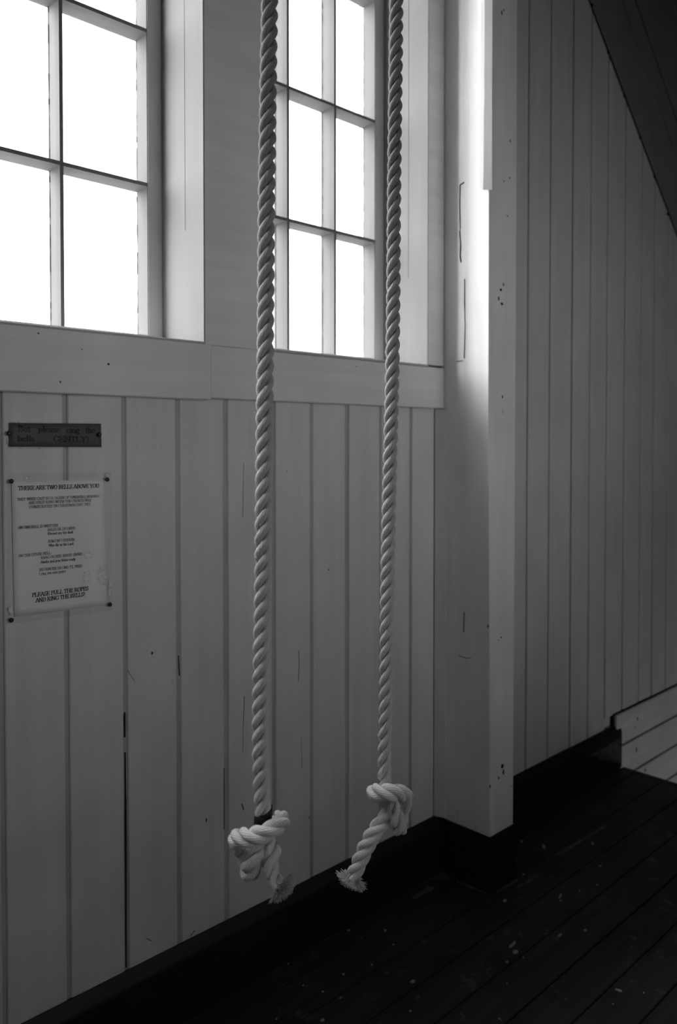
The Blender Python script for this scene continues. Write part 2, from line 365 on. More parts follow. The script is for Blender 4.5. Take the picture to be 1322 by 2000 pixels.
# ------------------------------------------------------------------ windows
YS, YG = 1.9236, 1.980                   # sash face, glass
def window(name, u0, u1, cols, label):
    w = empty(name, ((u0 + u1) / 2, YG, ZW0), kind='structure', label=label)
    st0, st1 = u0 + .0, u1 - .0
    # jamb linings and head, sill
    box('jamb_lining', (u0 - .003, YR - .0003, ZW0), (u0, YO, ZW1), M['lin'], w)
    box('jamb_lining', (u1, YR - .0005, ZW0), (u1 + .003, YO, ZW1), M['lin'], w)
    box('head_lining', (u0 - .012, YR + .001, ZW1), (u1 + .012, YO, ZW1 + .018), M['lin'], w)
    box('sill', (u0 - .004, YR - .003, 1.7385), (u1 + .004, YO + .03, ZW0), M['frame'], w, .002)
    box('joint_line', (u1 - .0006, 1.8090, ZW0 + .3), (u1 + .001, 1.8100, ZW1), M['putty'], w)
    # sash
    box('stile', (u0, YS, ZW0), (cols[0], YG + .008, ZW1), M['frame'], w, .0015)
    box('stile', (cols[-1], YS, ZW0), (u1, YG + .008, ZW1), M['frame'], w, .0015)
    box('stile_shade_strip', (cols[-1] - .0015, YS + .002, ZW0 + .032), (cols[-1] - .0001, YG - .001, ZW1 - .035), M['bar'], w)  # added strip, darker so the stile's lit side is toned down by colour
    box('bottom_rail', (cols[0], YS, ZW0), (cols[-1], YG + .008, ZW0 + .032), M['frame'], w)
    box('top_rail', (cols[0], YS, ZW1 - .035), (cols[-1], YG + .008, ZW1), M['frame'], w)
    rows = [ZW0 + .032, 2.182, 2.593, 3.012, ZW1 - .035]
    for c in cols[1:-1]:
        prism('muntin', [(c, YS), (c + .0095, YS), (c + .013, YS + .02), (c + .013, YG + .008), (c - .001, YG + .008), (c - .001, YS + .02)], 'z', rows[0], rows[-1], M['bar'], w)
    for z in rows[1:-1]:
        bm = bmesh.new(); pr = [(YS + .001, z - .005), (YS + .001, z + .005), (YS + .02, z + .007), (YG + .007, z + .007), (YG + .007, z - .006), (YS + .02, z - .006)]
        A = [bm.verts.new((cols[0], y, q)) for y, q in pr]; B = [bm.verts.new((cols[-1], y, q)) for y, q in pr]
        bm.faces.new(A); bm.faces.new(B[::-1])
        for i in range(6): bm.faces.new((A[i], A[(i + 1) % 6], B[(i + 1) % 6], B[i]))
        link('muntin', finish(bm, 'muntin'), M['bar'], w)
    for ci, (a, b) in enumerate(zip(cols, cols[1:])):
        a2 = a + (.013 if ci else 0)
        for c, d in zip(rows, rows[1:]):
            p = box('pane', (a2, YG, c + .005), (b - .001, YG + .003, d - .005), M['glass'], w)
            # uneven dark putty line round the pane
            bm = bmesh.new(); n = 26
            for side in (0, 1):
                for i in range(n):
                    z0 = c + .005 + (d - c - .01) * i / n; z1 = c + .005 + (d - c - .01) * (i + 1) / n; t = random.uniform(.0006, .0022)
                    if side: box_bm(bm, (b - .001 - t, YG - .0012, z0), (b - .0005, YG - .0002, z1))
                    else: box_bm(bm, (a2 - .0005, YG - .0012, z0), (a2 + t * .5, YG - .0002, z1))
            link('putty', finish(bm, 'putty'), M['putty'], p)
    portal(((u0 + u1) / 2, YO + .02, (ZW0 + ZW1) / 2), (-math.pi / 2, 0, 0), u1 - u0, ZW1 - ZW0)
    return w
window('window_1', W1[0], W1[1], [.390, .626, .8714, 1.1176], 'left bar window with wide bright panes cut off by the frame edge')
window('window_2', W2[0], W2[1], [1.405, 1.605, 1.8064, 2.0015], 'right bar window with narrow bright panes between the two ropes')
window('added_window', W0[0], W0[1], [-1.157, -.525, .1036], 'bar window added beyond the left edge of view for side light')  # unseen window added and widened to light the ropes from the left

for o in OPEN: portal(((o[0] + o[1]) / 2, YN - 1.51, (o[2] + o[3]) / 2), (math.pi / 2, 0, 0), o[1] - o[0], o[3] - o[2])
# ------------------------------------------------------------------ corner post
post = empty('timber_post', (2.2, 1.65, 0), label='square white painted timber post standing against the wall right of the windows', cat='post')
bm = bmesh.new()
def ring(z, fl):
    return [bm.verts.new(p) for p in ((fl, 1.535, z), (2.276, 1.535, z), (2.276, 1.756, z), (2.137, 1.756, z))]
R = [ring(.19, 2.143), ring(.9, 2.135), ring(1.6, 2.124), ring(2.3, 2.122), ring(ZC, 2.1215)]
bm.faces.new(R[0]); bm.faces.new(R[-1][::-1])
for A, B in zip(R, R[1:]):
    for i in range(4): bm.faces.new((A[i], A[(i + 1) % 4], B[(i + 1) % 4], B[i]))
ed = [e for e in bm.edges if abs(e.verts[0].co.z - e.verts[1].co.z) > .1]
bmesh.ops.bevel(bm, geom=ed, offset=.0025, segments=2, affect='EDGES')
link('shaft', finish(bm, 'shaft'), M['post'], post)
prism('plinth', [(2.141, 1.529), (2.281, 1.529), (2.286, 1.756), (2.129, 1.756)], 'z', 0, .1895, M['black'], post, .001)
# torn strip of old paint and paper hanging on the corner
bm = bmesh.new(); prev = None; zs = [2.302 + i * .06 for i in range(31)]
for i, z in enumerate(zs):
    j = random.uniform(-.0012, .0012); tear = .006 if i == 0 else 0
    flare = .003 * math.exp(-(z - 2.30) / .10)
    w_ = .036 + .004 * math.sin(z * 9)
    P = [(2.1180, 1.535 + w_ + j, z + .010 * (i == 0)), (2.1140 - flare, 1.562 + j, z + .004 * (i == 0)), (2.1155 - flare, 1.549 + j, z - tear * .5), (2.1250 + j * .5, 1.5275 - flare * .5, z - tear), (2.131, 1.534, z)]
    row = [bm.verts.new(p) for p in P]
    if prev:
        for a in range(4): bm.faces.new((prev[a], prev[a + 1], row[a + 1], row[a]))
    prev = row
me = finish(bm, 'peeling_strip'); o = link('peeling_strip', me, M['post'], post); o['label'] = 'torn peeling strip on the upper corner'
so = o.modifiers.new('s', 'SOLIDIFY'); so.thickness = .0015
# cracks and knots
def crack(pts, X, w=.0016):
    bm = bmesh.new(); ps = [on_side(x, y, X) for x, y in pts]
    for a, b in zip(ps, ps[1:]):
        dirv = (b - a).normalized(); s = Vector((1, 0, 0)).cross(dirv) * w * random.uniform(.4, .8)
        q = [a - s, a + s, b + s, b - s]
        t = [bm.verts.new(v + Vector((-.0006, 0, 0))) for v in q]; k = [bm.verts.new(v + Vector((.004, 0, 0))) for v in q]
        bm.faces.new(t); bm.faces.new(k[::-1])
        for i in range(4): bm.faces.new((t[i], t[(i + 1) % 4], k[(i + 1) % 4], k[i]))
    link('crack', finish(bm, 'crack'), M['hole'], post)
XP = 2.1275
crack([(906, 356), (898, 361)], XP, .0022); crack([(898, 361), (897, 400), (898, 448)], XP, .0006); crack([(897, 450), (899, 480), (898, 500), (900, 512)], XP, .0016)
crack([(907, 545), (907, 600)], XP, .0018); crack([(907, 600), (908, 640), (906, 700)], XP, .001); crack([(903, 704), (891, 706)], XP, .0018)
crack([(906, 1195), (905, 1235)], XP + .006, .0008); crack([(895, 1280), (912, 1286), (920, 1284)], XP + .008, .0014); crack([(890, 1475), (891, 1530), (894, 1600)], XP + .012, .0009)
for x, y, r, st in ((980, 25, .003, 2.5), (984, 20, .002, 2), (996, 275, .0025, 1.8), (995, 347, .0025, 1.4), (984, 354, .002, 1.3), (991, 422, .003, .8), (978, 566, .006, .8), (983, 556, .0035, 1.4), (974, 583, .0035, 2),
                    (980, 593, .006, .8), (981, 775, .003, 1.8), (981, 1496, .008, .9), (983, 1508, .004, 2.4), (974, 1519, .003, 1.6), (957, 1536, .0035, 1.6), (979, 1245, .003, 1.2), (974, 1250, .002, 1), (998, 1536, .002, 1.5), (953, 1223, .0035, 1.5)):
    disc('knot', on_wall(x, y, 1.5347), (0, -1, 0), r, M['hole'], post, st)

# ------------------------------------------------------------------ underside of the stairs, top right
stair = empty('staircase', (3.6, 1.70, 2.9), label='sloping grey underside of a wooden stair against the far wall at upper right', cat='staircase')
s44 = math.tan(math.radians(43.6)); 
def diag(name, off0, off1, y0, y1, mat, ua=2.75, ub=5.3):
    zl = lambda u, off: 3.365 - s44 * (u - 3.147) + off
    return prism(name, [(ua, zl(ua, off0)), (ub, zl(ub, off0)), (ub, zl(ub, off1)), (ua, zl(ua, off1))], 'y', y0, y1, mat, stair, .002)
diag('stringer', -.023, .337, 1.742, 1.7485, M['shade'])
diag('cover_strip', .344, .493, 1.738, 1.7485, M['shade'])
diag('shadow_strip', .340, .53, 1.7445, 1.7487, M['dark'])  # dark sheet fills the gap with painted shade
diag('shadow_strip', -.034, -.024, 1.7470, 1.7487, M['dark'])  # dark strip painted as the shadow along the stringer's lower edge
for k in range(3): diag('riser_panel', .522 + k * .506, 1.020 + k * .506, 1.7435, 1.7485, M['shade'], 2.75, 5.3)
for x, y in ((1157, 9), (1189, 102), (1221, 187), (1251, 268), (1279, 345), (1305, 418)):
    p = on_wall(x, y, 1.742); bm = bmesh.new()
    lathe(bm, [(.0075, 0), (.0075, .003), (.005, .005), (.002, .006)], 8, Matrix.Translation(Vector((p.x, 1.7465, p.z))) @ Matrix.Rotation(math.pi / 2, 4, 'X'))
    link('bolt', finish(bm, 'bolt'), M['dark'], stair)

# ------------------------------------------------------------------ ropes
D = .0278
def catmull(P, step):
    out = []
    for i in range(len(P) - 1):
        p0 = P[max(i - 1, 0)]; p1 = P[i]; p2 = P[i + 1]; p3 = P[min(i + 2, len(P) - 1)]
        n = max(2, int((p2[0] - p1[0]).length / step))
        def tj(a, b): return max((b[0] - a[0]).length, 1e-5) ** .5
        t0 = 0; t1 = t0 + (tj(p0, p1) if i else tj(p1, p2)); t2 = t1 + tj(p1, p2); t3 = t2 + (tj(p2, p3) if i < len(P) - 2 else tj(p1, p2))
        if not i: p0 = (p1[0] * 2 - p2[0], p1[1])
        if i == len(P) - 2: p3 = (p2[0] * 2 - p1[0], p2[1])
        for k in range(n):
            t = t1 + (t2 - t1) * k / n
            A1 = p0[0] * ((t1 - t) / (t1 - t0)) + p1[0] * ((t - t0) / (t1 - t0)); A2 = p1[0] * ((t2 - t) / (t2 - t1)) + p2[0] * ((t - t1) / (t2 - t1)); A3 = p2[0] * ((t3 - t) / (t3 - t2)) + p3[0] * ((t - t2) / (t3 - t2))
            B1 = A1 * ((t2 - t) / (t2 - t0)) + A2 * ((t - t0) / (t2 - t0)); B2 = A2 * ((t3 - t) / (t3 - t1)) + A3 * ((t - t1) / (t3 - t1))
            out.append((B1 * ((t2 - t) / (t2 - t1)) + B2 * ((t - t1) / (t2 - t1)), p1[1] + (p2[1] - p1[1]) * k / n))
    out.append(P[-1]); return out
def tube(bm, pts, rads, seg, uvl=None, frames=None, s0=0):
    rings = []; T = None; Nv = None; s = s0
    for i, p in enumerate(pts):
        t = (pts[min(i + 1, len(pts) - 1)] - pts[max(i - 1, 0)]).normalized()
        Nv = (t.orthogonal() if Nv is None else (Nv - t * Nv.dot(t))).normalized(); Bv = t.cross(Nv)
        if i: s += (pts[i] - pts[i - 1]).length
        rings.append(([bm.verts.new(p + (Nv * math.cos(2 * math.pi * k / seg) + Bv * math.sin(2 * math.pi * k / seg)) * rads[i]) for k in range(seg)], s))
    for (a, sa), (b, sb) in zip(rings, rings[1:]):
        for k in range(seg):
            f = bm.faces.new((a[k], a[(k + 1) % seg], b[(k + 1) % seg], b[k])); f.smooth = True
            if uvl:
                for lp, (uu, vv) in zip(f.loops, ((k / seg, sa), ((k + 1) / seg, sa), ((k + 1) / seg, sb), (k / seg, sb))): lp[uvl].uv = (uu, vv)
    bm.faces.new(rings[0][0][::-1]); bm.faces.new(rings[-1][0])
def make_rope(pts_px, depth, label, lay, phase, fray_dir, fray_w):
    """pts_px: (x, y, depth offset in rope diameters, radius factor) from the ceiling down to the tail end"""
    ctrl = [(at_depth(x, y, depth + dz * D), r) for x, y, dz, r in pts_px]
    a, b = ctrl[0][0], ctrl[1][0]
    top = a + (a - b) * ((ZC - a.z) / (a.z - b.z))
    ctrl = [(top, 1.0)] + ctrl
    path = catmull(ctrl, .0026)
    root = empty('bell_rope', path[-1][0], label=label, cat='rope', group='bell ropes hanging from the ceiling')
    T = None; Nv = None; s = 0; fr = []
    for i, (p, r) in enumerate(path):
        t = (path[min(i + 1, len(path) - 1)][0] - path[max(i - 1, 0)][0]).normalized()
        if Nv is None: Nv = (Vector((1, 0, 0)) - t * t.x).normalized()
        else: Nv = (Nv - t * Nv.dot(t)).normalized()
        if i: s += (p - path[i - 1][0]).length
        fr.append((p, t, Nv.copy(), t.cross(Nv), s, r))
    strands = []
    for k in range(3):
        bm = bmesh.new(); uvl = bm.loops.layers.uv.new('UVMap'); pts = []; rads = []
        for p, t, n, bb_, s, r in fr:
            a = 2 * math.pi * (s / lay + k / 3) + phase
            pts.append(p + (n * math.cos(a) + bb_ * math.sin(a)) * (D / 2 * .575 * r)); rads.append(D / 2 * .465 * r * (1 + .03 * math.sin(s * 90 + k * 2)))
        tube(bm, pts, rads, 14, uvl)
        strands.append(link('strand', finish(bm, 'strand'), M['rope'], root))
    # stray hairs along the rope
    bm = bmesh.new()
    vis = [f for f in fr if f[0].z < 2.4]
    for _ in range(520):
        p, t, n, bb_, s, r = random.choice(vis); a = random.uniform(0, 2 * math.pi); o_ = n * math.cos(a) + bb_ * math.sin(a)
        L = random.uniform(.003, .0075); q0 = p + o_ * (D / 2 * .93 * r); dv = (o_ + t * random.uniform(-.9, .9) + Vector((random.uniform(-.4, .4), random.uniform(-.4, .4), random.uniform(-.4, .4)))).normalized()
        q1 = q0 + dv * L * .5; q2 = q1 + (dv + t * random.uniform(-.8, .8)).normalized() * L * .5
        tube(bm, [q0, q1, q2], [.00022, .00018, .00010], 3)
    f = link('fuzz', finish(bm, 'fuzz'), M['fuzz'], root); f['kind'] = 'stuff'
    # frayed end: short brush of yarns spreading outward
    p, t, n, bb_, s, r = fr[-1]; bm = bmesh.new(); uvf = bm.loops.layers.uv.new('UVMap'); fd = Vector(fray_dir).normalized() if fray_dir else t
    for j in range(330):
        a = random.uniform(0, 2 * math.pi); q = math.sqrt(random.random()); rr = D / 2 * r * q
        o_ = n * math.cos(a) + bb_ * math.sin(a)
        q0 = p + o_ * rr * .8 - t * .010; q1 = p + o_ * rr * (1.0 + .15 * q) + t * .003
        sp = (o_ * (q ** 1.3) * fray_w + t * (1.05 - .75 * q ** 2) + Vector((random.uniform(-.25, .25), random.uniform(-.25, .25), random.uniform(-.25, .25)))).normalized()
        L = random.uniform(.012, .019)
        q2 = q1 + sp * L * .55; q3 = q2 + (sp + o_ * .35 * q * fray_w - t * .25 * q + Vector((random.uniform(-.3, .3), random.uniform(-.3, .3), random.uniform(-.3, .3)))).normalized() * L * .5
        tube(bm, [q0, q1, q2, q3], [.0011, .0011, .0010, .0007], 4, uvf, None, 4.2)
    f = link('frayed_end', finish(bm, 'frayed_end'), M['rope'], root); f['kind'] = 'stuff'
    return root, fr
LD, RD = 1.35, 1.60
lpts = [(527, 0, 0, 1.02), (521, 350, 0, 1.05), (518, 700, 0, 1.05), (514, 1100, 0, 1.06), (509, 1420, 0, 1.06), (511, 1540, .1, 1.02), (514, 1590, .35, .98),
        (512, 1620, .75, .95), (505, 1652, .55, 1.1), (494, 1680, .25, 1.25), (488, 1703, .75, 1.2), (487, 1690, 1.5, 1.1), (472, 1662, 1.5, 1.0), (463, 1643, .75, 1.05), (467, 1636, -.25, 1.1),
        (490, 1635, -.85, 1.15), (518, 1627, -.9, 1.12), (543, 1612, -.45, 1.05), (551, 1601, .3, 1.0), (542, 1600, 1.1, .95), (522, 1622, 1.5, .95), (524, 1645, 1.2, 1.0),
        (531, 1662, .6, 1.15), (527, 1688, .15, 1.1), (532, 1710, .0, .95), (547, 1730, -.4, .9)]
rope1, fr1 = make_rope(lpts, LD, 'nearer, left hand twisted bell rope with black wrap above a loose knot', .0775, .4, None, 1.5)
rpts = [(774, 0, 0, 1.0), (770, 350, 0, 1.0), (766, 720, 0, 1.02), (757, 1100, 0, 1.02), (753, 1400, 0, .98), (751, 1510, 0, .98), (754, 1540, .35, .95),
        (766, 1570, .25, .95), (776, 1600, -.15, 1.1), (780, 1619, .4, 1.1), (783, 1600, 1.1, 1.05), (790, 1570, 1.1, 1.0), (793, 1557, .3, 1.1), (779, 1549, -.55, 1.2),
        (757, 1548, -.85, 1.25), (737, 1547, -.55, 1.2), (730, 1547, .1, 1.1), (738, 1554, .9, 1.0), (754, 1570, 1.1, .9), (757, 1586, .7, .95), (748, 1602, .2, 1.1),
        (731, 1625, 0, 1.2), (713, 1658, 0, 1.2), (698, 1692, 0, 1.15), (688, 1715, 0, 1.1)]
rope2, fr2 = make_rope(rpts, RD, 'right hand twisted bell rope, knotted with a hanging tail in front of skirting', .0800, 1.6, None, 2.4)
# black wrap above the left knot
bm = bmesh.new(); sel = [f for f in fr1 if at_depth(0, 1588, LD).z > f[0].z > at_depth(0, 1612, LD).z][:8]
tilt = _r * .32 + Vector((0, 0, .0))
pts = [f[0] for f in sel]; rg = []
for i, f in enumerate(sel):
    rgr = []
    for k in range(18):
        a = 2 * math.pi * k / 18; o_ = f[2] * math.cos(a) + f[3] * math.sin(a); sh = o_.dot(_r)
        rgr.append(bm.verts.new(f[0] + o_ * (D / 2 * (1.12 + .05 * random.random())) + Vector((0, 0, 1)) * sh * D * .36))
    rg.append(rgr)
for A, B in zip(rg, rg[1:]):
    for k in range(18): bm.faces.new((A[k], A[(k + 1) % 18], B[(k + 1) % 18], B[k]))
bm.faces.new(rg[0][::-1]); bm.faces.new(rg[-1])
o = link('tape_wrap', finish(bm, 'tape_wrap', True), M['tape'], rope1); o['label'] = 'black wrap'
# cut strand end poking out of the right knot
bm = bmesh.new(); uvl = bm.loops.layers.uv.new('UVMap')
ps = [at_depth(x, y, RD + dz * D) for x, y, dz in ((786, 1590, .9), (794, 1582, .5), (799, 1570, .3), (803, 1559, .2))]
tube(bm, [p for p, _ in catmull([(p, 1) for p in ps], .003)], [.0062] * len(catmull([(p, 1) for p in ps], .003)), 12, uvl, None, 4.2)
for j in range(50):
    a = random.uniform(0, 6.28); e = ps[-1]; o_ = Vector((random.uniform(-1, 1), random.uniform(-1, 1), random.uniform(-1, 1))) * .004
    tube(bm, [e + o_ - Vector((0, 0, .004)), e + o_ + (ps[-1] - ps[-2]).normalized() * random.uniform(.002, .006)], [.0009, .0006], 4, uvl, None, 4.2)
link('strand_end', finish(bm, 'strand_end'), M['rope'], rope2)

# ------------------------------------------------------------------ lettering (own stroke alphabet with serifs)
def arc(cx, cy, rx, ry, a0, a1, n=7):
    return [(cx + rx * math.cos(math.radians(a0 + (a1 - a0) * i / n)), cy + ry * math.sin(math.radians(a0 + (a1 - a0) * i / n))) for i in range(n + 1)]
el = lambda cx, cy, rx, ry: arc(cx, cy, rx, ry, 0, 360, 12)
Bt = [(.15, 1)] + arc(.32, .76, .19, .24, 90, -90) + [(.15, .52)]
Pt = [(.15, 1)] + arc(.32, .735, .2, .265, 90, -90) + [(.15, .47)]
G = {  # char: (advance, strokes, serifs)
 'A': (.76, [[(.06, 0), (.38, 1)], [(.38, 1), (.7, 0)], [(.18, .34), (.58, .34)]], [(.06, 0), (.7, 0)]),
 'B': (.68, [[(.15, 0), (.15, 1)], Bt, [(.15, .52)] + arc(.34, .26, .23, .26, 90, -90) + [(.15, 0)]], [(.13, 0), (.13, 1)]),
 'C': (.72, [arc(.4, .5, .32, .5, 42, 318, 12), [(.66, .7), (.66, .97)]], []),
 'D': (.76, [[(.15, 0), (.15, 1)], [(.15, 1)] + arc(.3, .5, .36, .5, 90, -90, 9) + [(.15, 0)]], [(.13, 0), (.13, 1)]),
 'E': (.66, [[(.15, 0), (.15, 1)], [(.15, 1), (.56, 1), (.56, .8)], [(.15, .52), (.44, .52)], [(.44, .4), (.44, .64)], [(.15, 0), (.58, 0), (.6, .22)]], [(.13, 0), (.13, 1)]),
 'F': (.6, [[(.15, 0), (.15, 1)], [(.15, 1), (.54, 1), (.54, .8)], [(.15, .52), (.42, .52)], [(.42, .4), (.42, .64)]], [(.15, 0), (.13, 1)]),
 'G': (.78, [arc(.4, .5, .32, .5, 42, 318, 12), [(.66, .72), (.66, .97)], [(.67, .42), (.67, .08)]], [(.67, .42)]),
 'H': (.8, [[(.15, 0), (.15, 1)], [(.64, 0), (.64, 1)], [(.15, .51), (.64, .51)]], [(.15, 0), (.15, 1), (.64, 0), (.64, 1)]),
 'I': (.38, [[(.19, 0), (.19, 1)]], [(.19, 0), (.19, 1)]),
 'J': (.46, [[(.3, 1), (.3, .2)] + arc(.17, .2, .13, .2, 0, -150, 5)], [(.3, 1)]),
 'L': (.64, [[(.15, 0), (.15, 1)], [(.15, 0), (.56, 0), (.58, .25)]], [(.13, 0), (.15, 1)]),
 'M': (.94, [[(.12, 0), (.12, 1)], [(.12, 1), (.46, .05)], [(.46, .05), (.8, 1)], [(.8, 1), (.8, 0)]], [(.12, 0), (.8, 0), (.1, 1), (.82, 1)]),
 'N': (.78, [[(.13, 0), (.13, 1)], [(.13, 1), (.64, 0)], [(.64, 0), (.64, 1)]], [(.13, 0), (.1, 1), (.64, 1)]),
 'O': (.76, [el(.38, .5, .31, .5)], []),
 'Ø': (.76, [el(.38, .5, .31, .5), [(.1, -.04), (.66, 1.04)]], []),
 'P': (.6, [[(.15, 0), (.15, 1)], Pt], [(.15, 0), (.13, 1)]),
 'R': (.72, [[(.15, 0), (.15, 1)], Pt, [(.33, .47), (.64, 0)]], [(.15, 0), (.13, 1), (.66, 0)]),
 'S': (.58, [arc(.29, .75, .19, .25, 30, 270, 8) + arc(.29, .26, .22, .26, 80, -150, 8), [(.48, .76), (.48, .97)], [(.08, .05), (.08, .28)]], []),
 'T': (.66, [[(.05, .8), (.05, 1), (.61, 1), (.61, .8)], [(.33, 0), (.33, 1)]], [(.33, 0)]),
 'U': (.78, [[(.14, 1), (.14, .3)] + arc(.38, .3, .24, .3, 180, 360, 7) + [(.62, 1)]], [(.14, 1), (.62, 1)]),
 'V': (.72, [[(.06, 1), (.37, 0)], [(.37, 0), (.67, 1)]], [(.06, 1), (.67, 1)]),
 'W': (1.0, [[(.05, 1), (.3, 0)], [(.3, 0), (.52, 1)], [(.5, 1), (.74, 0)], [(.74, 0), (.96, 1)]], [(.05, 1), (.5, 1), (.96, 1)]),
 'Y': (.74, [[(.06, 1), (.37, .48)], [(.37, .48), (.68, 1)], [(.37, .48), (.37, 0)]], [(.06, 1), (.68, 1), (.37, 0)]),
 'a': (.46, [el(.19, .17, .14, .17), [(.34, .03), (.34, .5)], arc(.2, .48, .14, .19, 0, 160, 6), [(.34, .04), (.44, .02)]], []),
 'b': (.54, [[(.12, 0), (.12, 1)], el(.29, .33, .18, .33)], [(.1, 1)]),
 'c': (.46, [arc(.26, .33, .2, .33, 50, 320, 9)], []),
 'd': (.54, [[(.42, 0), (.42, 1)], el(.24, .33, .18, .33)], [(.40, 1), (.45, 0)]),
 'e': (.48, [[(.06, .36), (.42, .36)] + arc(.25, .34, .19, .33, 5, 320, 10)], []),
 'g': (.5, [el(.22, .44, .15, .23), el(.23, -.12, .19, .14), [(.12, .22), (.1, .02)], [(.34, .6), (.46, .64)]], []),
 'h': (.56, [[(.12, 0), (.12, 1)], arc(.28, .42, .16, .23, 180, 0, 6) + [(.44, 0)]], [(.12, 0), (.1, 1), (.44, 0)]),
 'i': (.3, [[(.15, 0), (.15, .64)], [(.15, .86), (.15, .93)]], [(.15, 0), (.13, .64)]),
 'k': (.56, [[(.12, 0), (.12, 1)], [(.44, .64), (.15, .28)], [(.24, .38), (.48, 0)]], [(.12, 0), (.1, 1), (.44, .64), (.5, 0)]),
 'l': (.3, [[(.15, 0), (.15, 1)]], [(.15, 0), (.13, 1)]),
 'n': (.56, [[(.12, 0), (.12, .64)], arc(.28, .42, .16, .23, 180, 0, 6) + [(.44, 0)]], [(.12, 0), (.1, .64), (.44, 0)]),
 'o': (.52, [el(.26, .33, .19, .33)], []),
 'p': (.54, [[(.12, -.3), (.12, .64)], el(.29, .33, .18, .33)], [(.1, .64), (.12, -.3)]),
 'r': (.42, [[(.12, 0), (.12, .64)], arc(.27, .42, .14, .22, 170, 50, 5)], [(.12, 0), (.1, .64)]),
 's': (.42, [arc(.2, .49, .12, .16, 30, 270, 6) + arc(.2, .17, .14, .17, 80, -150, 6)], []),
 't': (.34, [[(.15, .86), (.15, .12)] + arc(.24, .12, .09, .11, 180, 300, 4), [(.03, .64), (.3, .64)]], []),
 'u': (.56, [[(.12, .64), (.12, .2)] + arc(.27, .2, .15, .19, 180, 350, 6), [(.42, .64), (.42, 0)]], [(.1, .64), (.4, .64), (.45, 0)]),
 'w': (.74, [[(.05, .64), (.21, 0)], [(.21, 0), (.36, .64)], [(.36, .64), (.52, 0)], [(.52, 0), (.68, .64)]], [(.05, .64), (.36, .64), (.68, .64)]),
 'y': (.52, [[(.05, .64), (.26, .02)], [(.47, .64), (.2, -.28), (.08, -.28)]], [(.05, .64), (.47, .64)]),
 '1': (.5, [[(.1, .82), (.26, 1), (.26, 0)]], [(.26, 0)]),
 '9': (.5, [el(.25, .68, .19, .31), arc(.1, .55, .34, .55, 20, -80, 6)], []),
 '3': (.5, [arc(.23, .76, .18, .24, 150, -90, 8), arc(.22, .26, .22, .26, 90, -150, 8)], []),
 '.': (.26, [[(.13, .03), (.13, .08)]], []), ',': (.26, [[(.14, .08), (.12, -.14)]], []),
 ':': (.3, [[(.15, .03), (.15, .08)], [(.15, .52), (.15, .57)]], []),
 '!': (.34, [[(.17, 1), (.17, .3)], [(.17, .03), (.17, .08)]], []), ' ': (.30, [], []),
}
def text_quads(txt, wthick, wthin):
    """quads of the text in cap-height units; returns list of quads and the advance"""
    qs = []; x0 = 0
    for ch in txt:
        adv, st, ser = G[ch]
        for s in st:
            for (ax, ay), (bx, by) in zip(s, s[1:]):
                dx, dy = bx - ax, by - ay; L = math.hypot(dx, dy) or 1e-6
                th = math.atan2(dy, dx) - math.radians(12)
                w = .5 * math.sqrt((wthick * math.sin(th)) ** 2 + (wthin * math.cos(th)) ** 2)
                nx, ny = -dy / L * w, dx / L * w; ex, ey = dx / L * wthin * .35, dy / L * wthin * .35
                qs.append([(x0 + ax - ex + nx, ay - ey + ny), (x0 + ax - ex - nx, ay - ey - ny), (x0 + bx + ex - nx, by + ey - ny), (x0 + bx + ex + nx, by + ey + ny)])
        for sx, sy in ser:
            hl = wthick * .5 + .085; t = wthin * .55
            qs.append([(x0 + sx - hl, sy - t), (x0 + sx + hl, sy - t), (x0 + sx + hl, sy + t), (x0 + sx - hl, sy + t)])
        x0 += adv
    return qs, x0
def put_text(bm, txt, p0, p1, cap, Y, thick=.16, thin=.07):
    """baseline from world point p0 to p1 on the wall plane, cap height in metres"""
    qs, adv = text_quads(txt, thick, thin)
    ex = (Vector((p1.x, 0, p1.z)) - Vector((p0.x, 0, p0.z))) / adv
    for q in qs:
        vs = [bm.verts.new((p0.x + ex.x * x, Y, p0.z + ex.z * x + cap * y)) for x, y in q]
        bm.faces.new(vs)
SC = 300 / 1250
def zp(x, y): return (x * SC, 780 + y * SC)          # coordinates read off the enlarged detail of the notices
YP = 1.7455
def wp(x, y, Y=YP): return on_wall(*zp(x, y), Y)
def sheet_mesh(name, corners, Y, thick, mat, parent, wav=.0008, nx=14, nz=18, seed=0):
    """a thin, slightly wavy rectangular sheet on the wall; corners TL TR BR BL"""
    rnd = random.Random(seed); bm = bmesh.new(); TL, TR, BR, BL = corners; F = []; K = []
    ph = [rnd.uniform(0, 6.28) for _ in range(4)]
    for j in range(nz + 1):
        rf = []; rk = []
        for i in range(nx + 1):
            s, t = i / nx, j / nz
            p = (TL * (1 - s) + TR * s) * (1 - t) + (BL * (1 - s) + BR * s) * t
            y = Y + wav * (math.sin(5 * s + ph[0] + 3 * t) + .6 * math.sin(9 * t + ph[1] - 4 * s) + .4 * math.sin(13 * s + ph[2]))
            rf.append(bm.verts.new((p.x, y - thick / 2, p.z))); rk.append(bm.verts.new((p.x, y + thick / 2, p.z)))
        F.append(rf); K.append(rk)
    for j in range(nz):
        for i in range(nx):
            bm.faces.new((F[j][i], F[j][i + 1], F[j + 1][i + 1], F[j + 1][i])); bm.faces.new((K[j][i], K[j + 1][i], K[j + 1][i + 1], K[j][i + 1]))
    for i in range(nx):
        bm.faces.new((F[0][i], K[0][i], K[0][i + 1], F[0][i + 1])); bm.faces.new((F[nz][i], F[nz][i + 1], K[nz][i + 1], K[nz][i]))
    for j in range(nz):
        bm.faces.new((F[j][0], F[j + 1][0], K[j + 1][0], K[j][0])); bm.faces.new((F[j][nx], K[j][nx], K[j + 1][nx], F[j + 1][nx]))
    return link(name, finish(bm, name, True), mat, parent)
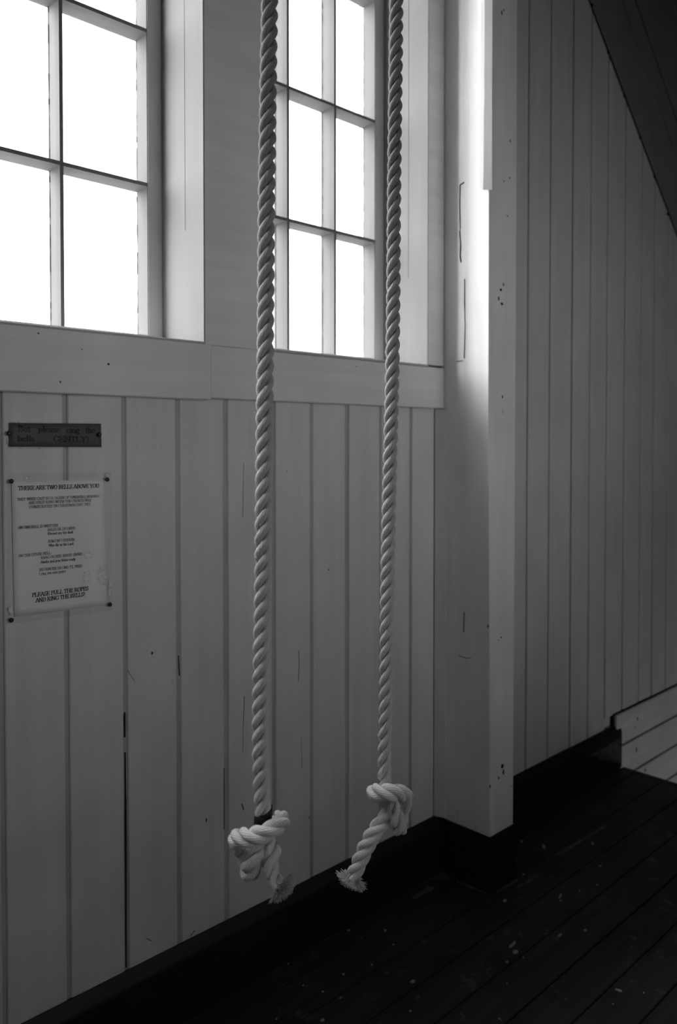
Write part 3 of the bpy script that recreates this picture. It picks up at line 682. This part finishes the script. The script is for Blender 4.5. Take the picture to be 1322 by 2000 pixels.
# --- large notice
pc = wp(490, 1200)
notice = empty('paper_notice', (pc.x, YP, pc.z), label='large white typed notice in a clear plastic sleeve pinned to the boards', cat='notice')
cr = [wp(95, 672), wp(846, 652), wp(868, 1676), wp(118, 1772)]
sheet_mesh('paper', cr, 1.7462, .0008, M['paper'], notice, .0002, seed=1)
fl = [(wp(x, y).x, wp(x, y).z, rx, rz) for x, y, rx, rz in ((710, 1270, .020, .016), (830, 1430, .022, .040), (890, 1540, .008, .045), (700, 1450, .016, .022), (85, 1720, .012, .02), (870, 615, .009, .010), (230, 640, .02, .008))]
M['sleeve'] = sheet('clear_sleeve', .04, .22, .25, [(a + 0, b, c, d) for a, b, c, d in fl])
so = sheet_mesh('plastic_sleeve', [wp(66, 615), wp(902, 590), wp(916, 1716), wp(48, 1832)], 1.7437, .0004, M['sleeve'], notice, .0004, seed=2)
bm = bmesh.new()
B_, b_ = (.19, .085), (.15, .085)
for txt, p0, p1, cap, wt in (
    ('THERE ARE TWO BELLS ABOVE YOU', (148, 740), (806, 718), 33, B_),
    ('THEY WERE CAST BY O. OLSEN OF TØNSBERG, NORWAY,', (138, 825), (817, 797), 21, b_),
    ('AND FIRST RUNG WHEN THE CHURCH WAS', (232, 853), (742, 830), 21, b_),
    ('CONSECRATED ON CHRISTMAS DAY, 1913.', (237, 887), (738, 862), 21, b_),
    ('ON ONE BELL IS WRITTEN:', (147, 1055), (478, 1034), 21, b_),
    ('SALIG ER DE DØDE', (387, 1072), (612, 1056), 21, b_),
    ('Blessed are the dead', (387, 1104), (594, 1089), 21, b_),
    ('SOM DØ I HERREN,', (391, 1166), (612, 1149), 21, b_),
    ('Who die in the Lord.', (395, 1199), (603, 1183), 21, b_),
    ('ON THE OTHER BELL:', (150, 1285), (418, 1259), 21, b_),
    ('VAAG OG BED BERED SNAR!', (330, 1300), (668, 1267), 21, b_),
    ('Awake and pray Make ready', (330, 1335), (614, 1309), 21, b_),
    ('JEG RINGER DIG IND TIL FRED.', (316, 1398), (674, 1364), 21, b_),
    ('I ring you unto peace.', (318, 1430), (540, 1407), 21, b_),
    ('PLEASE PULL THE ROPES', (261, 1610), (719, 1553), 33, B_),
    ('AND RING THE BELLS!', (290, 1653), (692, 1600), 33, B_)):
    k = (wp(300, 1000).z - wp(300, 1100).z) / 100
    put_text(bm, txt, wp(*p0), wp(*p1), cap * k, 1.7452, *wt)
me = bpy.data.meshes.new('lettering'); bm.to_mesh(me); bm.free(); link('lettering', me, M['ink'], notice)
# --- small dark strip above it
pc2 = wp(446, 290)
strip = empty('paper_strip', (pc2.x, YP, pc2.z), label='narrow dark strip notice about ringing gently, pinned above the larger notice', cat='notice')
sheet_mesh('paper', [wp(75, 192), wp(822, 198), wp(827, 388), wp(72, 386)], 1.7462, .0008, M['darkpaper'], strip, .0002, 14, 4, seed=3)
M['sleeve2'] = sheet('clear_tape', .03, .2, .3, [(wp(x, y).x, wp(x, y).z, rx, rz) for x, y, rx, rz in ((140, 184, .02, .004), (325, 184, .012, .004), (325, 397, .012, .004), (180, 397, .014, .004), (545, 185, .01, .004), (830, 350, .003, .01), (62, 340, .003, .012))])
sheet_mesh('plastic_sleeve', [wp(62, 180), wp(822, 190), wp(831, 402), wp(58, 402)], 1.7437, .0004, M['sleeve2'], strip, .0004, 14, 4, seed=4)
bm = bmesh.new(); k = (wp(300, 200).z - wp(300, 300).z) / 100
for txt, p0, p1 in (('But', (145, 262), (252, 264)), ('please', (310, 265), (487, 268)), ('ring', (538, 270), (648, 272)), ('the', (695, 273), (775, 275)),
                    ('bells', (143, 341), (280, 342)), ('.', (312, 342), (330, 342)), ('.', (352, 343), (370, 343)), ('.', (393, 343), (411, 343)), ('GENTLY!', (433, 344), (724, 346))):
    put_text(bm, txt, wp(*p0), wp(*p1), 46 * k, 1.7452, .22, .09)
me = bpy.data.meshes.new('lettering'); bm.to_mesh(me); bm.free(); link('lettering', me, M['ink'], strip)
# --- push pins
bm = bmesh.new(); lathe(bm, [(.0006, -.008), (.0006, .0), (.0042, .0004), (.0052, .002), (.0050, .0042), (.0036, .0056), (.0014, .0062)], 16, Matrix.Rotation(math.pi / 2, 4, 'X'))
pin_me = finish(bm, 'push_pin', True); pin_me.materials.append(M['pin'])
for (x, y), lab in (((88, 666), 'black push pin at the top left corner of the large white notice'), ((868, 652), 'black push pin at the top right corner of the large white notice'),
                    ((890, 1668), 'black push pin at the bottom right corner of the large white notice'), ((88, 1795), 'black push pin at the bottom left corner of the large white notice'),
                    ((69, 277), 'black push pin at the left end of the dark strip notice'), ((805, 288), 'black push pin at the right end of the dark strip notice')):
    o = bpy.data.objects.new('push_pin', pin_me); COL.objects.link(o); o.location = wp(x, y, 1.7428); o.location.y = 1.7428
    props(o, lab, 'pin', 'push pins holding the notices')

# ------------------------------------------------------------------ flakes and scuffs on the floor
def flake(name, pts, z, parent=None, mat=M['chip'], th=.0008, curl=.0):
    bm = bmesh.new(); c = sum(pts, Vector()) / len(pts)
    top = [bm.verts.new((p.x, p.y, z + th + curl * random.random())) for p in pts]; bot = [bm.verts.new((p.x, p.y, z)) for p in pts]
    ct = bm.verts.new((c.x, c.y, z + th))
    n = len(pts)
    for i in range(n):
        bm.faces.new((top[i], top[(i + 1) % n], ct)); bm.faces.new((top[i], bot[i], bot[(i + 1) % n], top[(i + 1) % n]))
    bm.faces.new(bot[::-1])
    return link(name, finish(bm, name), mat, parent)
def blob(x, y, w, h, ang=0, n=8):
    P = []
    for i in range(n):
        a = 2 * math.pi * i / n; k = random.uniform(.7, 1.2); ex, ey = w / 2 * k * math.cos(a), h / 2 * k * math.sin(a); c, s = math.cos(ang), math.sin(ang)
        P.append(on_floor(x + ex * c - ey * s, y + ex * s + ey * c))
    return P
special = {(1209, 1936): 'elongated white paint flake on black floorboard at lower right', (1001, 1846): 'curled long pale paint flake on black boards below the post',
           (1006, 1861): 'crumbled pale paint flake on black boards just below a curled one', (1092, 1829): 'slim bright paint sliver on black boards right of the curled flake',
           (1062, 1655): 'bent pale paint flake on black boards right of the post foot', (1143, 1818): 'oval white paint flake right of the slim sliver'}
for x, y, w, h, a in ((1209, 1936, 15, 4, .3), (1001, 1846, 18, 5, -.75), (1006, 1861, 11, 8, 0), (1092, 1829, 11, 3, -.4), (1143, 1818, 7, 4, 0), (1062, 1655, 11, 5, .9),
                      (1019, 1644, 5, 4, 0), (986, 1760, 8, 4, 0), (1022, 1709, 5, 4, 0), (1094, 1751, 3, 12, .5), (1166, 1729, 4, 3, 0), (1172, 1692, 6, 3, 0), (1132, 1741, 3, 3, 0), (1157, 1648, 6, 5, 0),
                      (671, 1904, 6, 4, 0), (806, 1919, 10, 5, -.2), (629, 1994, 9, 4, 0), (631, 1938, 5, 3, -.2), (752, 1818, 6, 4, 0), (681, 1818, 6, 3, 0), (665, 1950, 7, 2, -.5),
                      (726, 1885, 4, 3, 0), (801, 1976, 4, 3, 0), (768, 1846, 5, 3, 0), (975, 1991, 3, 3, 0), (979, 1993, 2, 2, 0), (990, 1923, 3, 3, 0), (1022, 1871, 4, 3, 0), (1257, 1940, 3, 3, 0), (1197, 1962, 3, 2, 0),
                      (540, 1991, 4, 3, 0), (592, 1926, 3, 3, 0), (563, 1883, 4, 3, 0), (1095, 1760, 5, 3, -.5), (990, 1880, 5, 4, 0)):
    o = flake('paint_flake', blob(x, y, w, h, a), .0005, None, M['chip'], .0015 if w < 8 else .002, .001 if w < 8 else .003)
    props(o, special.get((x, y), 'tiny white paint flake lying on the black floorboards'), 'paint flake', 'paint flakes scattered on the black floor')
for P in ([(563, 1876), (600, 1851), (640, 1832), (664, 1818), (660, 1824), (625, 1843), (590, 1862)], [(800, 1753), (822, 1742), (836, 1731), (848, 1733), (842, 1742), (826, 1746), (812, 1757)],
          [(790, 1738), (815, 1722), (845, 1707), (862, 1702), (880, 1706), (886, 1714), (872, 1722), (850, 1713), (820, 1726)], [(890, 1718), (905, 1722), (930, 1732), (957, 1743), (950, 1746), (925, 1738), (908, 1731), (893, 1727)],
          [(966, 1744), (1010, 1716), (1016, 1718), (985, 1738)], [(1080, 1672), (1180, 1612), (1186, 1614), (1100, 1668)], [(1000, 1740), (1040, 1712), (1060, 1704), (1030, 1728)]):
    flake('wear_sheen_patch', [on_floor(x, y) for x, y in P], .0004, floor, M['scuff_sheen'], .0010, .0012)
# reflected light painted as a grey patch on the skirting by the stairwell
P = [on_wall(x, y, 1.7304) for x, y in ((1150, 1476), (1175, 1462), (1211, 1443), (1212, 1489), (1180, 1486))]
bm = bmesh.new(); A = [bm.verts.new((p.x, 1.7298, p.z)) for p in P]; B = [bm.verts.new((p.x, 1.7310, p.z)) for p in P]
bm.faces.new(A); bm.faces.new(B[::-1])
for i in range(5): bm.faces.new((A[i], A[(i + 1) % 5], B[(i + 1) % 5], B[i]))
link('wear_sheen_patch', finish(bm, 'wear_sheen_patch'), M['scuff_sheen'], bb)
